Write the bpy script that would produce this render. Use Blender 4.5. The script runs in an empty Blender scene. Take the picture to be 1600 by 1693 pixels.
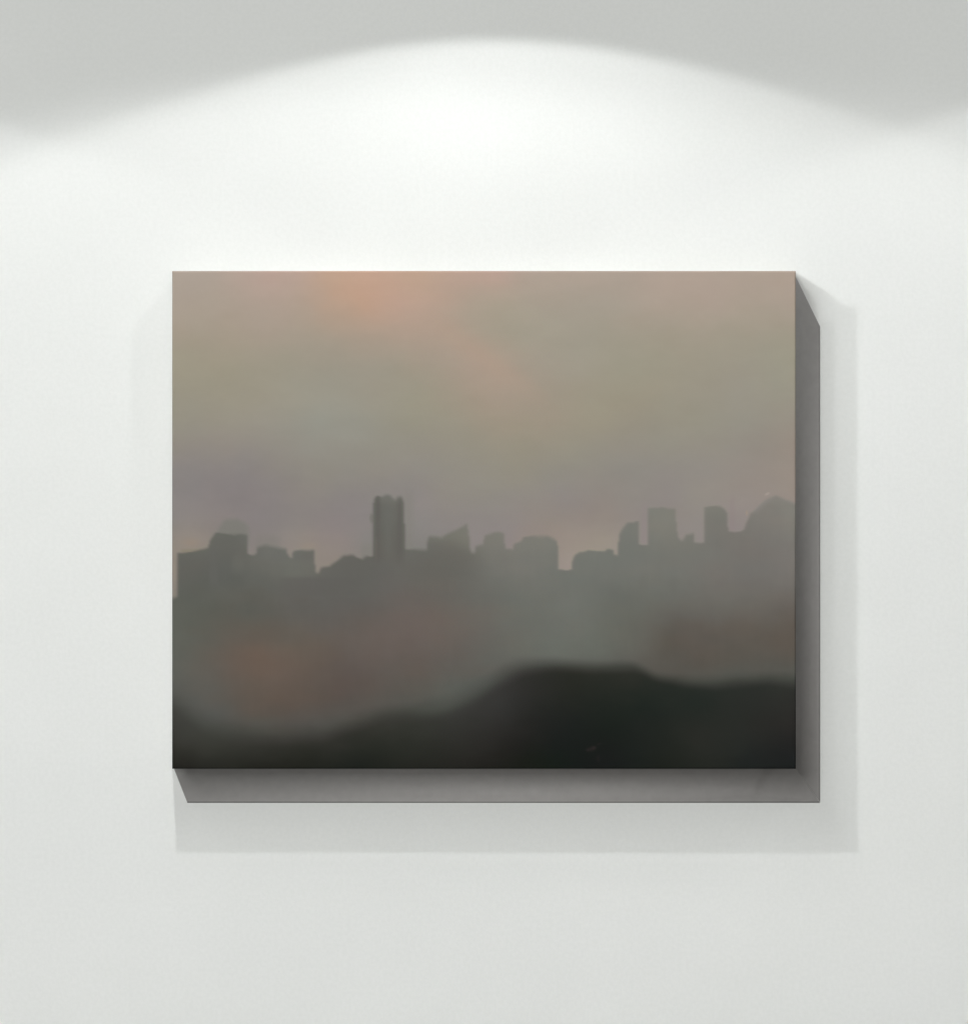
import bpy, bmesh, math
import numpy as np
C = bpy.context.scene
WORLD = 0.0767
FLIP = 1.0
TILT = math.radians(9.5)
WALL_A = (.808,.826,.810); WALL_B = (.833,.851,.835)
SIDE = (.395,.385,.377)
FRONT, PANEL = .062, .005
N0, N1, NP = .40, 1.0, 1.0
DEP = .043
LIGHT = {(0, 0): 0.9914, (0, 1): -0.0965, (0, 2): 0.0299, (0, 3): -0.0034, (0, 4): -0.0076, (1, 0): -0.0250, (1, 1): -0.0013, (1, 2): 0.0054, (1, 3): 0.0031, (2, 0): -0.0190, (2, 1): 0.0256, (2, 2): -0.0122}; LTINT = (1.0065,1.0021,0.9914)
SOFT, DP = .041, .0
AEDGE, AP = 8.0, 2.65

# ------------------------------------------------------------------ camera
# one millimetre of wall per picture unit; the picture is 1600 x 1693 units, centre of view 1.5 m above the floor
CAM_D = 6.0
def W(px, py, d=0.0):                      # a point seen at (px, py), d metres in front of the wall
    k = (CAM_D-d)/CAM_D
    return ((px-800.0)/1000*k, -d, (846.5-py)/1000*k+1.5)
cam = bpy.data.cameras.new('camera'); cob = bpy.data.objects.new('camera', cam); C.collection.objects.link(cob)
cob.location = (0, -CAM_D, 1.5); cob.rotation_euler = (math.pi/2, 0, 0)
cam.sensor_fit = 'VERTICAL'; cam.sensor_height = 24.0; cam.lens = 24.0*CAM_D/1.693
cam.clip_end = 100
C.camera = cob
C.render.resolution_x = 967; C.render.resolution_y = 1024
C.view_settings.view_transform = 'Standard'; C.view_settings.look = 'None'
C.view_settings.exposure = 0.0; C.view_settings.gamma = 1.0; C.view_settings.use_curve_mapping = False
# ------------------------------------------------------------------ world: the dim bounce of the room
w = bpy.data.worlds.new('World'); C.world = w; w.use_nodes = True
bg = w.node_tree.nodes['Background']; bg.inputs[0].default_value = (.97, 1.0, .985, 1); bg.inputs[1].default_value = WORLD
# ------------------------------------------------------------------ lamps
def lamp_nodes(li):
    li.use_nodes = True; nt = li.node_tree; em = nt.nodes['Emission']
    def mth(op, a, b=None, clamp=False):
        n = nt.nodes.new('ShaderNodeMath'); n.operation = op; n.use_clamp = clamp
        for i, v in enumerate((a, b)):
            if v is None: continue
            if isinstance(v, (int, float)): n.inputs[i].default_value = v
            else: nt.links.new(v, n.inputs[i])
        return n.outputs[0]
    sp = nt.nodes.new('ShaderNodeSeparateXYZ'); nt.links.new(nt.nodes.new('ShaderNodeNewGeometry').outputs['Incoming'], sp.inputs[0])
    return nt, em, mth, sp.outputs
def downlight(name, px, py, d, watts, tan_a, soft, p, col, radius=.012, tilt=0.0, strip=None):
    """recessed wall-washer: a cone of light pointing straight down with a defined cut-off angle;
    its reflector throws more light at the low part of the wall (power p)"""
    li = bpy.data.lights.new(name, 'AREA' if strip else 'POINT'); li.energy = watts; li.color = col
    o = bpy.data.objects.new(name, li); C.collection.objects.link(o); o.location = W(px, py, 0); o.location.y = -d
    if strip:                                             # an upright strip of small lamps facing the wall
        li.shape = 'RECTANGLE'; li.size, li.size_y = strip; o.rotation_euler = (math.pi/2, 0, 0)
    else: li.shadow_soft_size = radius
    nt, em, mth, xyz = lamp_nodes(li)
    dn = mth('SUBTRACT', mth('MULTIPLY', xyz[2], -math.cos(tilt)), mth('MULTIPLY', xyz[0], -math.sin(tilt)))
    cosdown = mth('MULTIPLY', dn, FLIP)
    down = mth('GREATER_THAN', cosdown, 0.0)
    ca = 1/math.sqrt(1+tan_a**2)
    t = mth('DIVIDE', mth('SUBTRACT', cosdown, ca-soft*.35), soft, True)
    cut = mth('MULTIPLY', mth('MULTIPLY', t, t), mth('SUBTRACT', 3.0, mth('MULTIPLY', t, 2.0)))
    g = mth('POWER', mth('MAXIMUM', mth('ABSOLUTE', xyz[1]), .12), -p)
    nt.links.new(mth('MULTIPLY', mth('MULTIPLY', cut, down), g), em.inputs['Strength'])
    return o
def softbox(name, loc, aim, sx, sy, watts, col):
    li = bpy.data.lights.new(name, 'AREA'); li.shape = 'RECTANGLE'; li.size = sx; li.size_y = sy; li.energy = watts; li.color = col
    o = bpy.data.objects.new(name, li); C.collection.objects.link(o); o.location = loc
    from mathutils import Vector
    o.rotation_euler = (Vector(aim)-Vector(loc)).to_track_quat('-Z', 'Y').to_euler()
    return o
downlight('downlight', 815, -150, .5, 5.650,  2.33, SOFT, DP, (1,1,1))
downlight('downlight', -635, -150, .5, 6.310,  2.33, SOFT, DP, (1,1,1))
downlight('downlight', 2165, -150, .5, 6.982,  2.33, SOFT, DP, (1,1,1))
for i, dx in enumerate((109, 99, 90, 81, 72, 63, 54)):       # shadow lamp split into a row of unseen lamps, so the shadow fades outward
    dd = FRONT*(1+1027/dx)
    downlight('shadow_lamp', 288, -105, dd, 0.321*(AEDGE if i == 0 else 1.0)*(dd/.647)**2, 2.55*dd/.647, .14*(.647/dd)**.8, AP, (1,1,1), .011 if i == 0 else .045, TILT*.647/dd)
softbox('fill_light', (-3.0,-4.2,2.6), (0,0,1.2), 2.0, 2.0, 8.326, (.94,1.0,1.02))  # unseen fill softboxes, added to light the wall and shade the canvas sides
softbox('fill_light', (.9,-9.0,1.7), (0,0,1.0), 3.0, 2.0, 118.561, (1.0,.97,.925))
softbox('fill_light', (-7.5,-16.0,10.0), (0,0,1.0), 9.0, 9.0, 2117.663, (1.0,1.0,.985))
# ---- pigment of the painting: colour notes read across the picture (x, y in mm of the wall grid, sRGB) ----
SKY = {
452: "290 172 158 145;340 172 158 145;400 179 159 146;440 187 160 147;500 187 162 148;540 191 161 138;590 195 161 139;640 194 161 140;700 192 163 140;760 188 160 144;820 189 160 146;880 176 160 146;950 175 159 145;1050 175 159 145;1200 175 159 145;1310 173 156 142",
500: "290 171 157 144;360 172 158 143;430 174 157 143;500 175 157 141;540 185 157 136;600 192 157 133;660 188 157 139;720 182 157 140;780 172 157 140;830 170 157 139;900 168 156 141;1000 168 157 143;1080 174 158 144;1180 174 157 144;1300 170 155 141",
550: "290 165 152 135;360 165 152 136;440 167 152 137;520 165 152 136;600 172 153 136;680 176 155 138;740 174 155 138;800 164 153 136;850 161 154 137;920 162 154 138;1000 161 153 137;1100 162 153 136;1200 162 153 136;1300 158 150 133",
600: "290 157 150 131;380 158 150 131;470 158 151 134;560 156 149 134;650 158 150 134;720 163 150 134;780 172 152 136;830 171 152 135;890 162 152 137;960 159 152 137;1050 158 152 134;1150 158 150 133;1230 156 149 134;1310 156 151 133",
650: "290 154 147 131;380 155 148 131;450 156 149 133;530 154 149 135;620 155 148 133;700 156 149 131;760 160 148 131;830 167 150 134;900 161 149 133;980 157 149 131;1060 156 148 130;1140 154 147 132;1220 154 147 134;1310 154 148 133",
700: "290 150 144 129;380 152 145 130;460 152 146 133;530 151 149 137;600 151 147 134;680 152 146 128;750 155 147 129;830 160 147 128;910 158 145 127;990 155 146 126;1070 151 143 127;1150 153 146 129;1230 150 144 131;1310 152 142 129",
740: "290 145 134 122;370 147 136 126;460 149 140 128;540 147 141 129;620 149 142 128;700 150 141 127;780 151 142 124;860 154 143 122;940 153 144 125;1020 149 140 126;1100 149 142 127;1180 148 139 126;1250 148 137 126;1310 153 137 124",
780: "290 139 129 126;340 140 129 126;400 139 128 126;470 142 132 124;540 145 136 123;620 145 136 124;700 145 136 126;780 148 139 126;860 149 140 122;940 146 138 124;1020 145 136 126;1100 145 134 127;1160 148 137 129;1230 152 137 127;1310 157 139 125",
820: "290 138 128 125;340 139 128 126;400 136 125 124;460 138 127 125;520 141 131 123;580 140 129 126;640 141 131 126;690 144 132 129;740 145 135 124;800 146 137 125;860 145 135 126;930 144 133 130;1000 148 134 125;1060 146 136 127;1110 145 133 129;1150 148 138 126;1200 152 138 128;1250 152 136 127;1310 155 137 124",
860: "290 138 128 124;340 139 127 122;400 137 126 124;460 137 126 123;520 137 125 123;560 139 126 125;600 139 128 126;690 140 132 128;730 143 132 128;790 144 132 128;850 145 132 128;910 148 133 122;970 148 132 124;1010 150 134 124;1065 146 134 130;1125 148 135 127;1155 147 135 128;1215 146 133 129;1235 148 134 128",
895: "290 145 130 118;315 152 137 124;345 147 132 120;415 139 128 126;480 145 132 124;510 150 135 121;540 144 129 123;575 145 129 124;605 133 127 122;690 136 129 124;780 142 131 127;843 144 131 128;860 152 134 124;910 155 136 124;960 158 141 127;1000 160 145 128;1065 146 134 128;1125 146 135 128;1155 146 134 128;1215 146 134 132",
935: "290 147 131 116;525 146 132 122;540 148 132 118;590 140 128 120;700 130 125 119;782 140 131 126;840 142 132 129;930 162 144 133;980 160 145 128;1019 156 142 130",
980: "290 140 127 115;930 160 141 134"}
TOWN = {
840: "640 108 108 102;1095 128 127 118;1180 125 124 115;1270 128 123 116;1310 130 128 119",
880: "380 104 105 98;640 105 105 99;760 126 123 112;815 125 122 112;890 126 124 115;1040 118 119 112;1095 126 125 115;1180 117 115 108;1260 121 117 110;1310 124 122 114",
910: "300 104 104 97;345 104 104 97;380 103 104 98;445 112 112 106;510 107 107 101;580 101 100 95;640 104 103 97;700 110 109 103;740 108 107 100;775 118 117 108;815 122 120 112;880 123 122 113;915 119 120 112;980 114 117 109;1040 116 118 110;1095 117 118 110;1180 117 116 109;1250 118 114 108;1310 122 118 112",
950: "300 100 100 94;360 98 98 93;420 99 101 95;480 106 107 100;520 105 103 98;580 98 97 93;640 103 101 96;700 103 102 96;760 106 105 99;820 114 114 107;880 115 116 109;940 113 116 109;1000 113 115 108;1060 115 117 110;1120 114 115 108;1190 118 114 108;1250 116 112 106;1310 118 113 107",
990: "290 96 98 90;350 95 97 89;420 94 94 87;480 97 96 92;540 98 98 94;600 98 97 93;660 104 98 93;720 106 100 93;780 107 106 99;840 108 110 102;900 110 112 104;960 110 113 105;1020 104 106 98;1080 107 109 101;1140 109 109 102;1200 109 108 101;1260 110 107 100;1310 108 104 98",
1030: "290 94 97 89;350 93 94 86;420 94 93 85;480 97 94 87;540 99 94 89;600 104 95 88;650 108 97 90;690 110 98 92;740 109 99 91;790 108 102 95;840 105 106 99;900 106 108 100;960 110 112 104;1020 105 107 98;1080 101 100 93;1120 96 91 84;1180 99 94 87;1230 99 92 84;1310 97 88 79",
1070: "290 95 98 90;340 98 95 86;390 103 91 81;430 108 92 80;480 104 93 81;530 103 92 82;590 104 94 87;640 106 95 89;700 104 95 89;760 102 96 90;820 103 103 96;870 107 108 100;930 108 111 103;990 104 107 98;1050 100 100 92;1100 92 87 78;1160 93 86 78;1220 93 88 80;1310 94 86 77",
1100: "290 95 97 90;340 99 94 86;380 105 92 82;430 109 93 81;470 108 93 83;540 99 89 81;590 96 86 80;650 97 91 85;700 99 89 82;760 96 92 86;820 97 98 92;900 98 101 94;980 92 94 87;1050 92 91 85;1100 91 87 79;1180 90 86 78;1310 90 88 81",
1140: "290 90 91 86;350 94 92 85;420 100 88 77;480 99 86 76;530 94 83 74;570 92 80 74;620 93 84 77;680 93 89 82;740 92 95 88;800 88 90 84;900 84 85 80;1080 82 82 77;1200 84 86 80;1310 87 90 83",
1175: "290 80 81 77;350 90 90 85;420 95 86 77;480 93 83 74;530 92 84 77;600 88 85 79;660 84 84 79;730 80 84 78",
1200: "400 84 84 79;500 86 84 80;540 85 82 77"}
HILL = {
1130: "860 48 47 45;950 40 41 36;1050 45 46 41;1150 44 46 42;1300 48 50 46",
1160: "830 54 54 52;900 40 41 38;980 36 39 35;1060 31 37 33;1150 34 40 36;1250 42 44 41;1310 45 45 42",
1200: "295 61 61 57;350 66 66 61;450 63 62 58;550 60 58 54;620 54 54 49;700 52 53 48;760 52 52 49;820 46 45 43;880 36 36 34;950 30 33 31;1010 28 33 29;1060 33 36 33;1150 41 42 38;1250 42 42 39;1310 44 42 40",
1230: "295 54 54 49;350 58 59 53;420 52 52 47;500 47 47 42;600 42 43 38;700 44 45 40;780 42 41 38;850 34 33 31;920 28 30 29;1000 27 30 27;1060 32 35 32;1150 42 43 39;1220 40 42 39;1310 35 35 34",
1255: "295 43 42 38;350 52 52 47;420 44 44 40;500 38 39 34;580 35 37 33;700 40 41 37;780 40 39 36;850 30 31 27;920 24 30 26;1000 28 29 29;1060 29 33 30;1150 38 40 36;1230 32 35 34;1310 31 33 33",
1268: "295 35 34 30;350 40 40 36;420 35 35 30;500 33 34 29;600 30 33 29;700 36 36 32;800 34 33 30;900 26 30 24;1000 26 28 27;1100 30 33 28;1200 36 38 34;1310 30 33 32"}
# roofline of the painted town: x, height, softness of the brush edge
ROOFS = [(285,988,6),(293,985,3),(294,914,3),(325,911,3),(345,905,4),(348,893,4),(357,880,3),(408,883,3),(409,884,2),(410,915,2),(413,917,3),(420,917,3),(424,914,3),(425,904,5),(440,899,6),(473,905,5),(474,912,5),(480,921,6),(484,921,5),(485,910,4),(500,908,4),(519,909,3),(520,928,3),(522,945,4),(527,946,5),(531,937,4),(545,935,4),(556,928,4),(568,918,4),(585,917,3),(592,921,4),(599,923,5),(605,918,6),(615,919,4),(616.5,917,3),(617.5,828,3),(620,821,3),(625,819,3),(630,822,4),(640,817,5),(646,819,4),(653,826,3),(657,821,4),(664,821,4),(667.5,828,3),(670,907,3),(690,906,5),(706,906,5),(707,890,4),(710,884,5),(718,886,5),(730,888,6),(742,881,4),(755,876,4),(765,870,4),(772,866,3),(775,885,3),(778,912,4),(785,913,4),(787,902,4),(799,899,4),(800.5,884,3),(812,881,4),(823,878,4),(833,881,3),(834.5,907,2),(848,908,3),(850,898,4),(862,894,5),(866,887,4),(885,885,6),(905,885,5),(916,890,5),(921.5,894,3),(922.3,941,3),(945,941,2),(946,926,3),(951,916,4),(958,911,3),(1000,910,3),(1004,906,4),(1013,908,4),(1015,916,4),(1021,917,4),(1023,882,4),(1029,872,5),(1037,864,4),(1055,862,3),(1056.3,899,2),(1070,901,2),(1071,839,3),(1076,839,3),(1116,839,3),(1118,870,4),(1121,888,6),(1126,893,7),(1132,888,5),(1134,883,5),(1146,880,4),(1147,897,2),(1163,897,2),(1164.3,838,2),(1190,836,3),(1198,841,3),(1202,850,3),(1203.5,879,2),(1224,879,3),(1229,876,4),(1234,862,5),(1241,848,5),(1250,843,6),(1258,838,7),(1266,831,8),(1274,824,8),(1283,819,7),(1290,823,7),(1298,829,7),(1316,834,6)]
# crest of the dark hill in front: x, height, softness
CREST = [(285,1152,22),(305,1164,24),(335,1184,28),(400,1199,32),(470,1203,33),(530,1200,32),(580,1186,26),(630,1172,22),(690,1168,22),(740,1161,27),(785,1139,32),(825,1109,30),(865,1094,24),(920,1095,19),(980,1099,17),(1030,1098,16),(1050,1098,14),(1066,1106,13),(1085,1115,14),(1130,1121,16),(1185,1124,18),(1230,1120,17),(1270,1114,16),(1316,1119,20)]

def srgb2lin(c):
    c = np.asarray(c, float)/255.0
    return np.where(c <= .04045, c/12.92, ((c+.055)/1.055)**2.4)

def paint(x0=285., x1=1315., y0=448., y1=1271., step=2.0):
    nx = int(round((x1-x0)/step))+1; ny = int(round((y1-y0)/step))+1
    xs = np.linspace(x0, x1, nx); ys = np.linspace(y0, y1, ny)
    X, Y = np.meshgrid(xs, ys)
    rng = np.random.RandomState(7)
    def noise(cx, cy, seed):                      # smooth value noise with cells of cx by cy
        r = np.random.RandomState(seed).rand(int((y1-y0)/cy)+4, int((x1-x0)/cx)+4)*2-1
        gx = (X-x0)/cx+.5; gy = (Y-y0)/cy+.5
        ix = gx.astype(int); iy = gy.astype(int); fx = gx-ix; fy = gy-iy
        fx = fx*fx*(3-2*fx); fy = fy*fy*(3-2*fy)
        return (r[iy,ix]*(1-fx)+r[iy,ix+1]*fx)*(1-fy)+(r[iy+1,ix]*(1-fx)+r[iy+1,ix+1]*fx)*fy
    def field(notes, sx=1.0, s=1.0, warp=5.0):
        P = []; Cc = []
        for yy, row in notes.items():
            for it in row.split(';'):
                a = [float(v) for v in it.split()]
                P.append((a[0], yy)); Cc.append(a[1:])
        P = np.array(P, float); Cc = np.array(Cc, float)
        def kern(d2): return -np.sqrt(d2+12.0**2)
        D2 = ((P[:,None,:]-P[None,:,:])**2).sum(2)
        K = kern(D2)+np.eye(len(P))*14.0
        n = len(P)
        A = np.zeros((n+1, n+1)); A[:n,:n] = K; A[:n,n] = 1; A[n,:n] = 1
        W = np.linalg.solve(A, np.vstack([Cc, np.zeros((1,3))]))
        gx = np.arange(x0-12, x1+13, 4.0); gy = np.arange(y0-12, y1+13, 4.0)
        GX, GY = np.meshgrid(gx, gy)
        d2 = (GX[...,None]-P[:,0])**2+(GY[...,None]-P[:,1])**2
        F = kern(d2)@W[:n]+W[n]
        wx = X+warp*(noise(46,30,11)+.6*noise(20,13,12)); wy = Y+warp*.8*(noise(52,26,13)+.6*noise(22,11,14))
        u = np.clip((wx-gx[0])/4.0, 0, len(gx)-1.001); v = np.clip((wy-gy[0])/4.0, 0, len(gy)-1.001)
        iu = u.astype(int); iv = v.astype(int); fu = (u-iu)[...,None]; fv = (v-iv)[...,None]
        return (F[iv,iu]*(1-fu)+F[iv,iu+1]*fu)*(1-fv)+(F[iv+1,iu]*(1-fu)+F[iv+1,iu+1]*fu)*fv
    def strokes(cx, cy, seed, hard=3.0):           # patches with one soft and one firmer side, as a flat brush leaves them
        return np.tanh(hard*(noise(cx, cy, seed)+.5*noise(cx*.45, cy*.5, seed+1)))
    def ss(t): t = np.clip(t, 0, 1); return t*t*(3-2*t)
    def blurx(M, sig):
        r = int(3*sig/step)+1; k = np.exp(-.5*(np.arange(-r, r+1)*step/sig)**2); k /= k.sum()
        Q = np.pad(M, ((0,0),(r,r)), 'edge'); o = np.zeros_like(M)
        for i in range(2*r+1): o += k[i]*Q[:, i:i+M.shape[1]]
        return o
    sky = field(SKY); town = field(TOWN, warp=5.0); hill = field(HILL, warp=6.0)
    def mix(a, b, m): return a*(1-m[...,None])+b*m[...,None]
    def blob(cx, cy, rx, ry, hard=0.0, rot=0.0):
        c, s = np.cos(rot), np.sin(rot); dx = X-cx; dy = Y-cy
        q = np.sqrt(((dx*c+dy*s)/rx)**2+((-dx*s+dy*c)/ry)**2)
        return 1-ss((q-hard)/(1-hard))
    def box(xa, xb, ya, yb, fx, fy):
        return ss((X-xa)/fx+.5)*ss((xb-X)/fx+.5)*ss((Y-ya)/fy+.5)*ss((yb-Y)/fy+.5)
    def dab(img, col, m): return mix(img, np.zeros_like(img)+np.array(col, float), np.clip(m,0,1))
    grey = sky@np.array((.3,.55,.15)); ch = (.92-.26*ss((Y-640)/150.))[...,None]
    sky = grey[...,None]+(sky-grey[...,None])*ch
    sky = sky+np.array((0.,.8,.3))*ss((Y-640)/150.)[...,None]
    out = sky+(.6*noise(70,26,66)+.4*noise(30,16,67))[...,None]+(.5*noise(60,34,68)+.4*noise(26,18,69))[...,None]*np.array((.6,-.2,-.5))
    out = dab(out, (176,154,137), .42*blob(800,592,165,30,0,.62)+.2*blob(760,560,120,40,0,.5))
    # pale scumbles round the roofs
    out = dab(out, (125,123,117), .9*box(358,411,852,900,16,20)*ss((X-348-(885-Y)*.7)/12)*ss((Y-(852+.5*np.maximum(X-392,0)))/12))
    out = dab(out, (130,126,120), .5*box(422,462,884,915,20,16))
    out = dab(out, (152,136,122), .55*blob(316,897,24,12)+.3*blob(510,902,24,10))
    out = dab(out, (131,124,106), .55*box(300,346,908,914,10,5))
    out = dab(out, (132,129,122), .5*box(668,684,815,925,18,50))
    out = dab(out, (129,126,120), .6*box(598,618,900,925,8,14))
    out = dab(out, (120,118,111), .8*blob(614.5,857,5,11,.35))
    out = dab(out, (128,126,122), .75*ss((Y-(850-1.0*(X-1236)))/9)*ss((X-1238)/10)*ss((Y-(816+.0022*(X-1281)**2+np.abs(X-1281)*.3))/8))
    out = dab(out, (143,132,131), .35*box(1060,1070,830,900,5,22))
    out = dab(out, (144,132,130), .5*box(1206,1214,822,880,8,16))
    out = out+(.5*strokes(90,34,81,2.0)+.35*strokes(40,20,83,2.0))[...,None]*np.array((1.,.95,.85))
    # the town
    rx = np.array([p[0] for p in ROOFS]); ry = np.array([p[1] for p in ROOFS]); rs = np.array([p[2] for p in ROOFS])
    o = np.argsort(rx, kind='stable'); rx, ry, rs = rx[o], ry[o], rs[o]
    fine = 1.3*noise(12,9,31)+.5*noise(5,4,32)
    H = np.interp(X+.35*noise(8,16,33), rx, ry); S = np.interp(X, rx, rs)*(1.15+.6*noise(30,30,34)+.35*noise(12,12,35))
    m = ss((Y-H+fine)/(S*1.5)+.35)
    m = blurx(m, 1.8)
    # soft right flank of the slanted block, brush marks inside the tower
    town = town-np.array((.6,1.2,1.6))
    t = town+(.6*noise(16,44,61)+.45*noise(8,30,62)+.8*noise(38,22,63))[...,None]*np.array((1.,.97,.93))
    warm = .9*noise(54,24,64)+.6*noise(26,14,65)
    t = t+warm[...,None]*np.array((.9,-.1,-.6))
    tow = box(616,670,815,925,4,40)
    t = t-tow[...,None]*np.array((3.,3.,3.2))-box(352,408,876,960,14,40)[...,None]*2.2-box(296,350,905,975,14,40)[...,None]*1.8
    t = dab(t, (96,94,88), .75*tow*(np.exp(-((X-625)/4.5)**2)+.9*np.exp(-((X-661)/6.)**2)))
    t = dab(t, (108,108,102), .45*tow*np.exp(-((X-642)/7.)**2))
    t = dab(t, (113,104,97), .35*tow*np.exp(-((X-622)/2.)**2)*ss((Y-880)/20))
    t = dab(t, (118,116,110), .5*box(628,660,808,830,14,16))
    t = t+(.35*strokes(30,44,91,1.5)+.6*strokes(70,34,93,1.6))[...,None]*np.array((1.1,.9,.75))
    tg = t@np.array((.3,.55,.15)); t = tg[...,None]+(t-tg[...,None])*.78+np.array((.3,-.1,-.4))
    t = dab(t, (100,98,92), .55*box(680,790,905,960,60,34))
    t = dab(t, (100,99,95), .5*box(347,361,902,965,8,22))
    t = dab(t, (102,103,96), .25*blob(1112,968,20,22,0,.6)+.2*blob(1062,960,16,28,0))
    t = dab(t, (131,128,122), .6*blob(1285,826,34,13,.1,.1))
    t = dab(t, (99,98,93), .55*box(540,618,925,985,26,14))
    t = dab(t, (97,95,91), .6*box(466,600,955,985,30,7))
    t = dab(t, (110,110,103), .5*box(470,521,925,952,22,10))
    t = dab(t, (108,107,101), .6*box(384,405,915,945,16,24))
    t = dab(t, (118,117,109), .4*box(710,775,866,893,12,14))
    out = mix(out, t, m)
    # pale hazy drift right of the middle, its round lower end over the hill
    cx = np.array([p[0] for p in CREST]); cy = np.array([p[1] for p in CREST]); cs = np.array([p[2] for p in CREST])
    ker = np.exp(-.5*(np.arange(-12,13)*2/6.5)**2); ker /= ker.sum()
    xe = np.arange(x0-24, x1+25, 2.0)
    he = np.convolve(np.pad(np.interp(xe, cx, cy), 12, 'edge'), ker, 'valid'); se = np.interp(xe, cx, cs)
    Hc = np.interp(X, xe, he); Sc = np.interp(X, xe, se)
    hm = ss((Y-Hc+3*noise(60,40,41))/(1.9*Sc)+.36)
    out = mix(out, hill, hm)
    out = dab(out, (104,108,101), .28*blob(930,1070,110,34,0,-.1)*(1-hm))
    out = dab(out, (112,114,107), (.22*blob(905,985,120,50,0,-.5)+.2*blob(1000,925,90,30,0,-.25)+.18*blob(1180,925,130,30,0,.1))*m*(1-hm))
    out = dab(out, (92,95,89), .3*blob(760,1150,110,26,0,-.42))
    wisp = np.clip(strokes(60,16,95,1.4)*.5+.35,0,1)*np.exp(-((Y-Hc+6)/16.)**2)
    out = dab(out, (88,91,85), .34*wisp)
    # small lights and the faint mark in the dark corner
    out = dab(out, (176,163,150), .75*blob(1268,816.5,7,2.4,.1,-.45))
    out = dab(out, (165,148,128), .55*blob(1234,848,3,7,.1))
    out = dab(out, (50,43,42), .6*blob(978,1238,12,6,.05,-.3)+.45*blob(982,1236,5,4,.1)+.35*blob(990,1230,7,3,.1,-.3)+.25*blob(989,1254,5,9,.2)+.4*blob(971,1240,5,4,.1))
    # dry-brush breath: very low broken strokes, mostly along the sweep of the brush
    g = 1+.005*noise(60,22,51)+.003*noise(18,8,52)+.002*noise(5,5,53)
    out = out*g[...,None]
    return xs, ys, np.clip(out, 0, 255)
# ------------------------------------------------------------------ materials
def mat(name, rough=.9, spec=.0):
    m = bpy.data.materials.new(name); m.use_nodes = True; nt = m.node_tree; b = nt.nodes['Principled BSDF']
    b.inputs['Roughness'].default_value = rough; b.inputs['Specular IOR Level'].default_value = spec
    return m, nt, b
def nz(nt, scale, detail=3.0, rough=.5, vec=None):
    n = nt.nodes.new('ShaderNodeTexNoise'); n.inputs['Scale'].default_value = scale; n.inputs['Detail'].default_value = detail; n.inputs['Roughness'].default_value = rough
    if vec is not None: nt.links.new(vec, n.inputs['Vector'])
    return n
def ramp(nt, fac, stops):
    r = nt.nodes.new('ShaderNodeValToRGB'); nt.links.new(fac, r.inputs[0])
    while len(r.color_ramp.elements) < len(stops): r.color_ramp.elements.new(.5)
    for e, (p, c) in zip(r.color_ramp.elements, stops): e.position = p; e.color = tuple(c)+(1,)
    return r.outputs[0]
def bump(nt, b, h, strength, dist):
    n = nt.nodes.new('ShaderNodeBump'); n.inputs['Strength'].default_value = strength; n.inputs['Distance'].default_value = dist
    nt.links.new(h, n.inputs['Height']); nt.links.new(n.outputs[0], b.inputs['Normal'])
def objvec(nt): return nt.nodes.new('ShaderNodeTexCoord').outputs['Object']

m_wall, nt, b = mat('painted_plaster', .85)
ov = objvec(nt)
a = nz(nt, 3.2, 4.0, .55, ov).outputs[0]
c1 = ramp(nt, a, [(.3, WALL_A), (.7, WALL_B)])
fine = nz(nt, 150.0, 3.0, .65, ov)
mx = nt.nodes.new('ShaderNodeMix'); mx.data_type = 'RGBA'; mx.blend_type = 'MULTIPLY'; mx.inputs[0].default_value = 1.0
nt.links.new(c1, mx.inputs[6]); nt.links.new(ramp(nt, fine.outputs[0], [(.38, (.974,.976,.974)), (.62, (1,1,1))]), mx.inputs[7])
nt.links.new(mx.outputs[2], b.inputs['Base Color'])
bump(nt, b, nz(nt, 260.0, 3.0, .6, ov).outputs[0], .11, .0012)

m_side, nt, b = mat('grey_primed_edge', .8)
ov = objvec(nt)
nt.links.new(ramp(nt, nz(nt, 60.0, 4.0, .6, ov).outputs[0], [(.3, tuple(v*.96 for v in SIDE)), (.7, tuple(v*1.04 for v in SIDE))]), b.inputs['Base Color'])
bump(nt, b, nz(nt, 700.0, 2.0, .6, ov).outputs[0], .08, .0006)

m_paint, nt, b = mat('oil_paint', .8)
ca = nt.nodes.new('ShaderNodeVertexColor'); ca.layer_name = 'pigment'
nt.links.new(ca.outputs[0], b.inputs['Base Color'])
ov = objvec(nt)
mp = nt.nodes.new('ShaderNodeMapping'); mp.inputs['Scale'].default_value = (60, 60, 260); nt.links.new(ov, mp.inputs[0])
bump(nt, b, nz(nt, 1.0, 4.0, .6, mp.outputs[0]).outputs[0], .06, .0008)
# ------------------------------------------------------------------ helpers
def link(name, verts, faces, m, parent=None, smooth=False):
    me = bpy.data.meshes.new(name); me.from_pydata([tuple(v) for v in verts], [], [tuple(f) for f in faces]); me.update()
    o = bpy.data.objects.new(name, me); C.collection.objects.link(o); me.materials.append(m)
    if smooth:
        for p in me.polygons: p.use_smooth = True
    if parent is not None: o.parent = parent
    return o
# ------------------------------------------------------------------ wall (0.2 m thick, its face at y = 0)
X, Z0, Z1, T = 4.0, -1.2, 3.9, .2
wall = link('wall', [(-X,0,Z0),(X,0,Z0),(X,0,Z1),(-X,0,Z1),(-X,T,Z0),(X,T,Z0),(X,T,Z1),(-X,T,Z1)],
            [(0,1,2,3),(5,4,7,6),(4,0,3,7),(1,5,6,2),(3,2,6,7),(4,5,1,0)], m_wall)
wall['kind'] = 'structure'; wall['label'] = 'smooth off white plaster wall lit by scalloped pools of light'; wall['category'] = 'wall'
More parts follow.
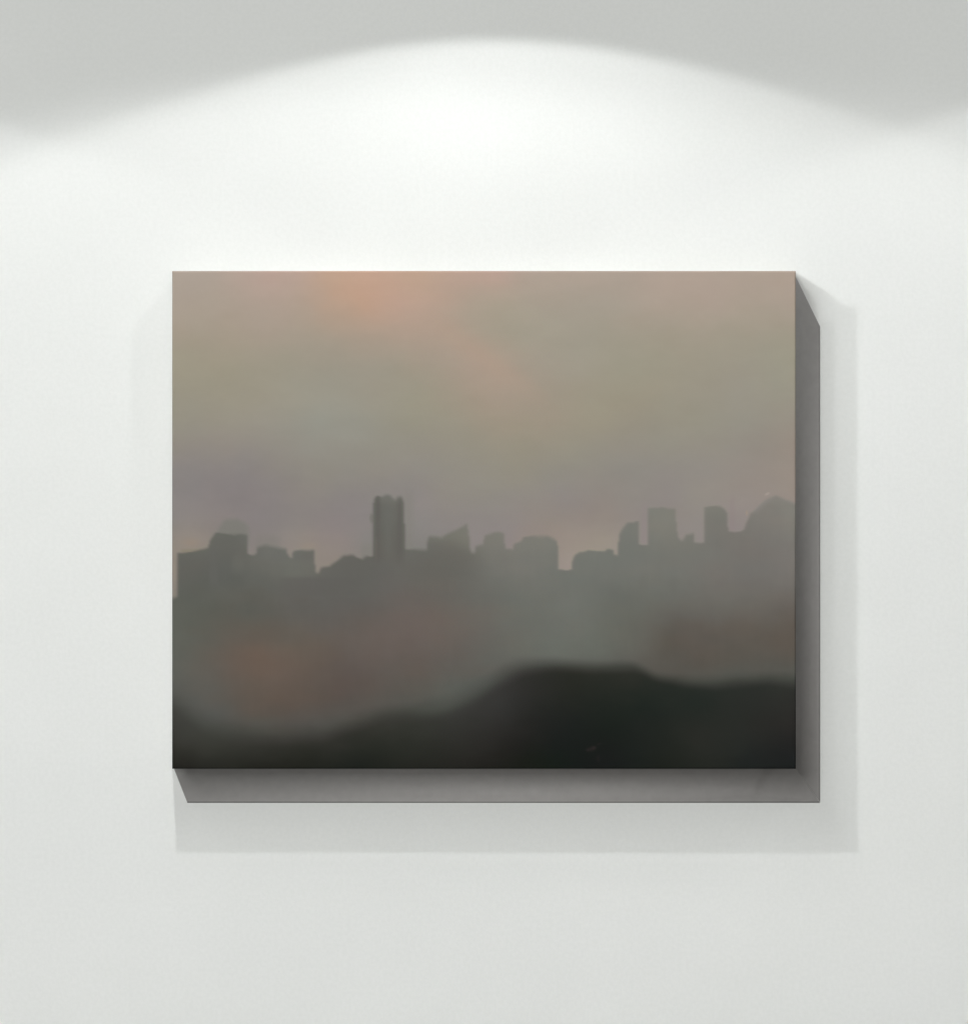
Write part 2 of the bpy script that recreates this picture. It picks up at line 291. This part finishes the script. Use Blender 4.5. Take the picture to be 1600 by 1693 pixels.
# ------------------------------------------------------------------ the painting
root = bpy.data.objects.new('canvas_painting', None); C.collection.objects.link(root)
root['label'] = 'deep edged canvas painting of a hazy city skyline at dusk, hung on white wall'
root['category'] = 'painting'
root.empty_display_size = .1
# painted cloth: thin stretched panel, front face FRONT metres off the wall, painted as a fine mesh of pigment
xs, ys, col = paint(step=1.9)
nx, ny = len(xs), len(ys)
kx = (CAM_D-FRONT)/CAM_D
VX = (xs-800)/1000*kx; VZ = (846.5-ys)/1000*kx+1.5
gx, gz = np.meshgrid(VX, VZ)
n = nx*ny
r = .0016
lip = np.zeros_like(gx)
co = np.stack([gx, np.full_like(gx, -FRONT), gz], -1).reshape(-1, 3)
co[:,1] = np.where((np.repeat(np.arange(ny),nx)%(ny-1)==0)|(np.tile(np.arange(nx),ny)%(nx-1)==0), -FRONT+r*.5, -FRONT)
idx = np.arange(n).reshape(ny, nx)
quads = np.stack([idx[:-1,:-1], idx[1:,:-1], idx[1:,1:], idx[:-1,1:]], -1).reshape(-1, 4)
border = np.concatenate([idx[0,:-1], idx[:-1,-1], idx[-1,:0:-1], idx[:0:-1,0]])
back = co[border].copy(); back[:,1] = -FRONT+PANEL
verts = np.vstack([co, back]); nb = len(border); bi = n+np.arange(nb)
rim = np.stack([border, np.roll(border,-1), np.roll(bi,-1), bi], -1)
faces = quads.tolist()+rim.tolist()+[bi[::-1].tolist()]
me = bpy.data.meshes.new('canvas'); me.from_pydata(verts.tolist(), [], faces); me.update()
me.polygons.foreach_set('use_smooth', np.concatenate([np.ones(len(quads), bool), np.zeros(nb+1, bool)]))
canvas = bpy.data.objects.new('canvas', me); C.collection.objects.link(canvas); me.materials.append(m_paint); canvas.parent = root
lin = srgb2lin(col)
uu, vv = np.meshgrid((xs-800)/515, (ys-859.5)/411.5)
L = sum(c*uu**i*vv**j for (i, j), c in LIGHT.items())
lin = lin/np.clip(L, .2, 2)[...,None]/np.array(LTINT)
rgba = np.ones((n+nb, 4)); rgba[:n,:3] = lin.reshape(-1, 3); rgba[n:,:3] = rgba[border,:3]
at = me.color_attributes.new('pigment', 'FLOAT_COLOR', 'POINT'); at.data.foreach_set('color', rgba.astype(np.float32).ravel())
# canvas sides; cove invented so they shade from dark to light at the wall
F = [(288,458),(1315,458),(1315,1271),(288,1271)]
B = [(310,540),(1355,540),(1355,1327),(310,1327)]
NS = 32
F = [(q[0]-.14*(r[0]-q[0]), q[1]-.14*(r[1]-q[1])) for q, r in zip(F, B)]     # the moulding starts a few millimetres in, behind the panel
f = np.linspace(0, 1, NS+1)
nzv = N0+(N1-N0)*f**NP
sl = np.sqrt(1/nzv**2-1); h = np.concatenate([[0], np.cumsum((sl[1:]+sl[:-1])/2)]); h = 1-h/h[-1]
def moulding(a, c):                         # closed solid: coved face, two cut ends, back on the wall
    v = []
    for i in range(NS+1):
        d = DEP*h[i]
        for q in (a, c):
            v.append(W(F[q][0]+(B[q][0]-F[q][0])*f[i], F[q][1]+(B[q][1]-F[q][1])*f[i], d+.0006))
    v += [W(F[a][0], F[a][1], .0006), W(F[c][0], F[c][1], .0006)]
    m = len(v)
    fc = [(2*i, 2*i+1, 2*i+3, 2*i+2) for i in range(NS)]
    fc += [(2*NS, 2*NS+1, m-1, m-2), (0, m-2, m-1, 1), tuple(range(0, 2*NS+1, 2))+(m-2,), tuple(range(1, 2*NS+2, 2))+(m-1,)]
    return v, fc
def solid(name, v, fc, m, label=None):
    o = link(name, v, fc, m, root)
    bm = bmesh.new(); bm.from_mesh(o.data); bmesh.ops.recalc_face_normals(bm, faces=bm.faces); bm.to_mesh(o.data); bm.free()
    for p in o.data.polygons[:NS] if len(v) > 8 else []: p.use_smooth = True
    if label: o['label'] = label
    return o
GAP = .5                                    # the mitre stands open by about a millimetre
B2 = B[2]; B[2] = (B2[0], B2[1]-GAP*1.6); v1, f1 = moulding(1, 2); B[2] = B2
solid('side_moulding', v1, f1, m_side, 'grey coved right edge')
solid('side_moulding', *moulding(2, 3), m_side, 'grey coved bottom edge')
def board(x0, x1, y0, y1):
    v = [W(x, y, d) for d in (.0006, FRONT-PANEL-.0004) for x, y in ((x0,y0),(x1,y0),(x1,y1),(x0,y1))]
    return v, [(0,1,2,3),(4,5,6,7),(0,1,5,4),(1,2,6,5),(2,3,7,6),(3,0,4,7)]
solid('side_board', *board(289, 301, 459, 1256), m_side)
solid('side_board', *board(302, 1300, 459, 471), m_side)
solid('side_board', *board(1288, 1300, 472, 1256), m_side)
solid('side_board', *board(302, 1287, 1244, 1256), m_side)
# parts sit relative to the painting's base point
base = W(820, 1327, 0)
root.location = (base[0], 0, base[2])
from mathutils import Matrix
for ch in root.children: ch.matrix_parent_inverse = Matrix.Translation((-base[0], 0, -base[2]))
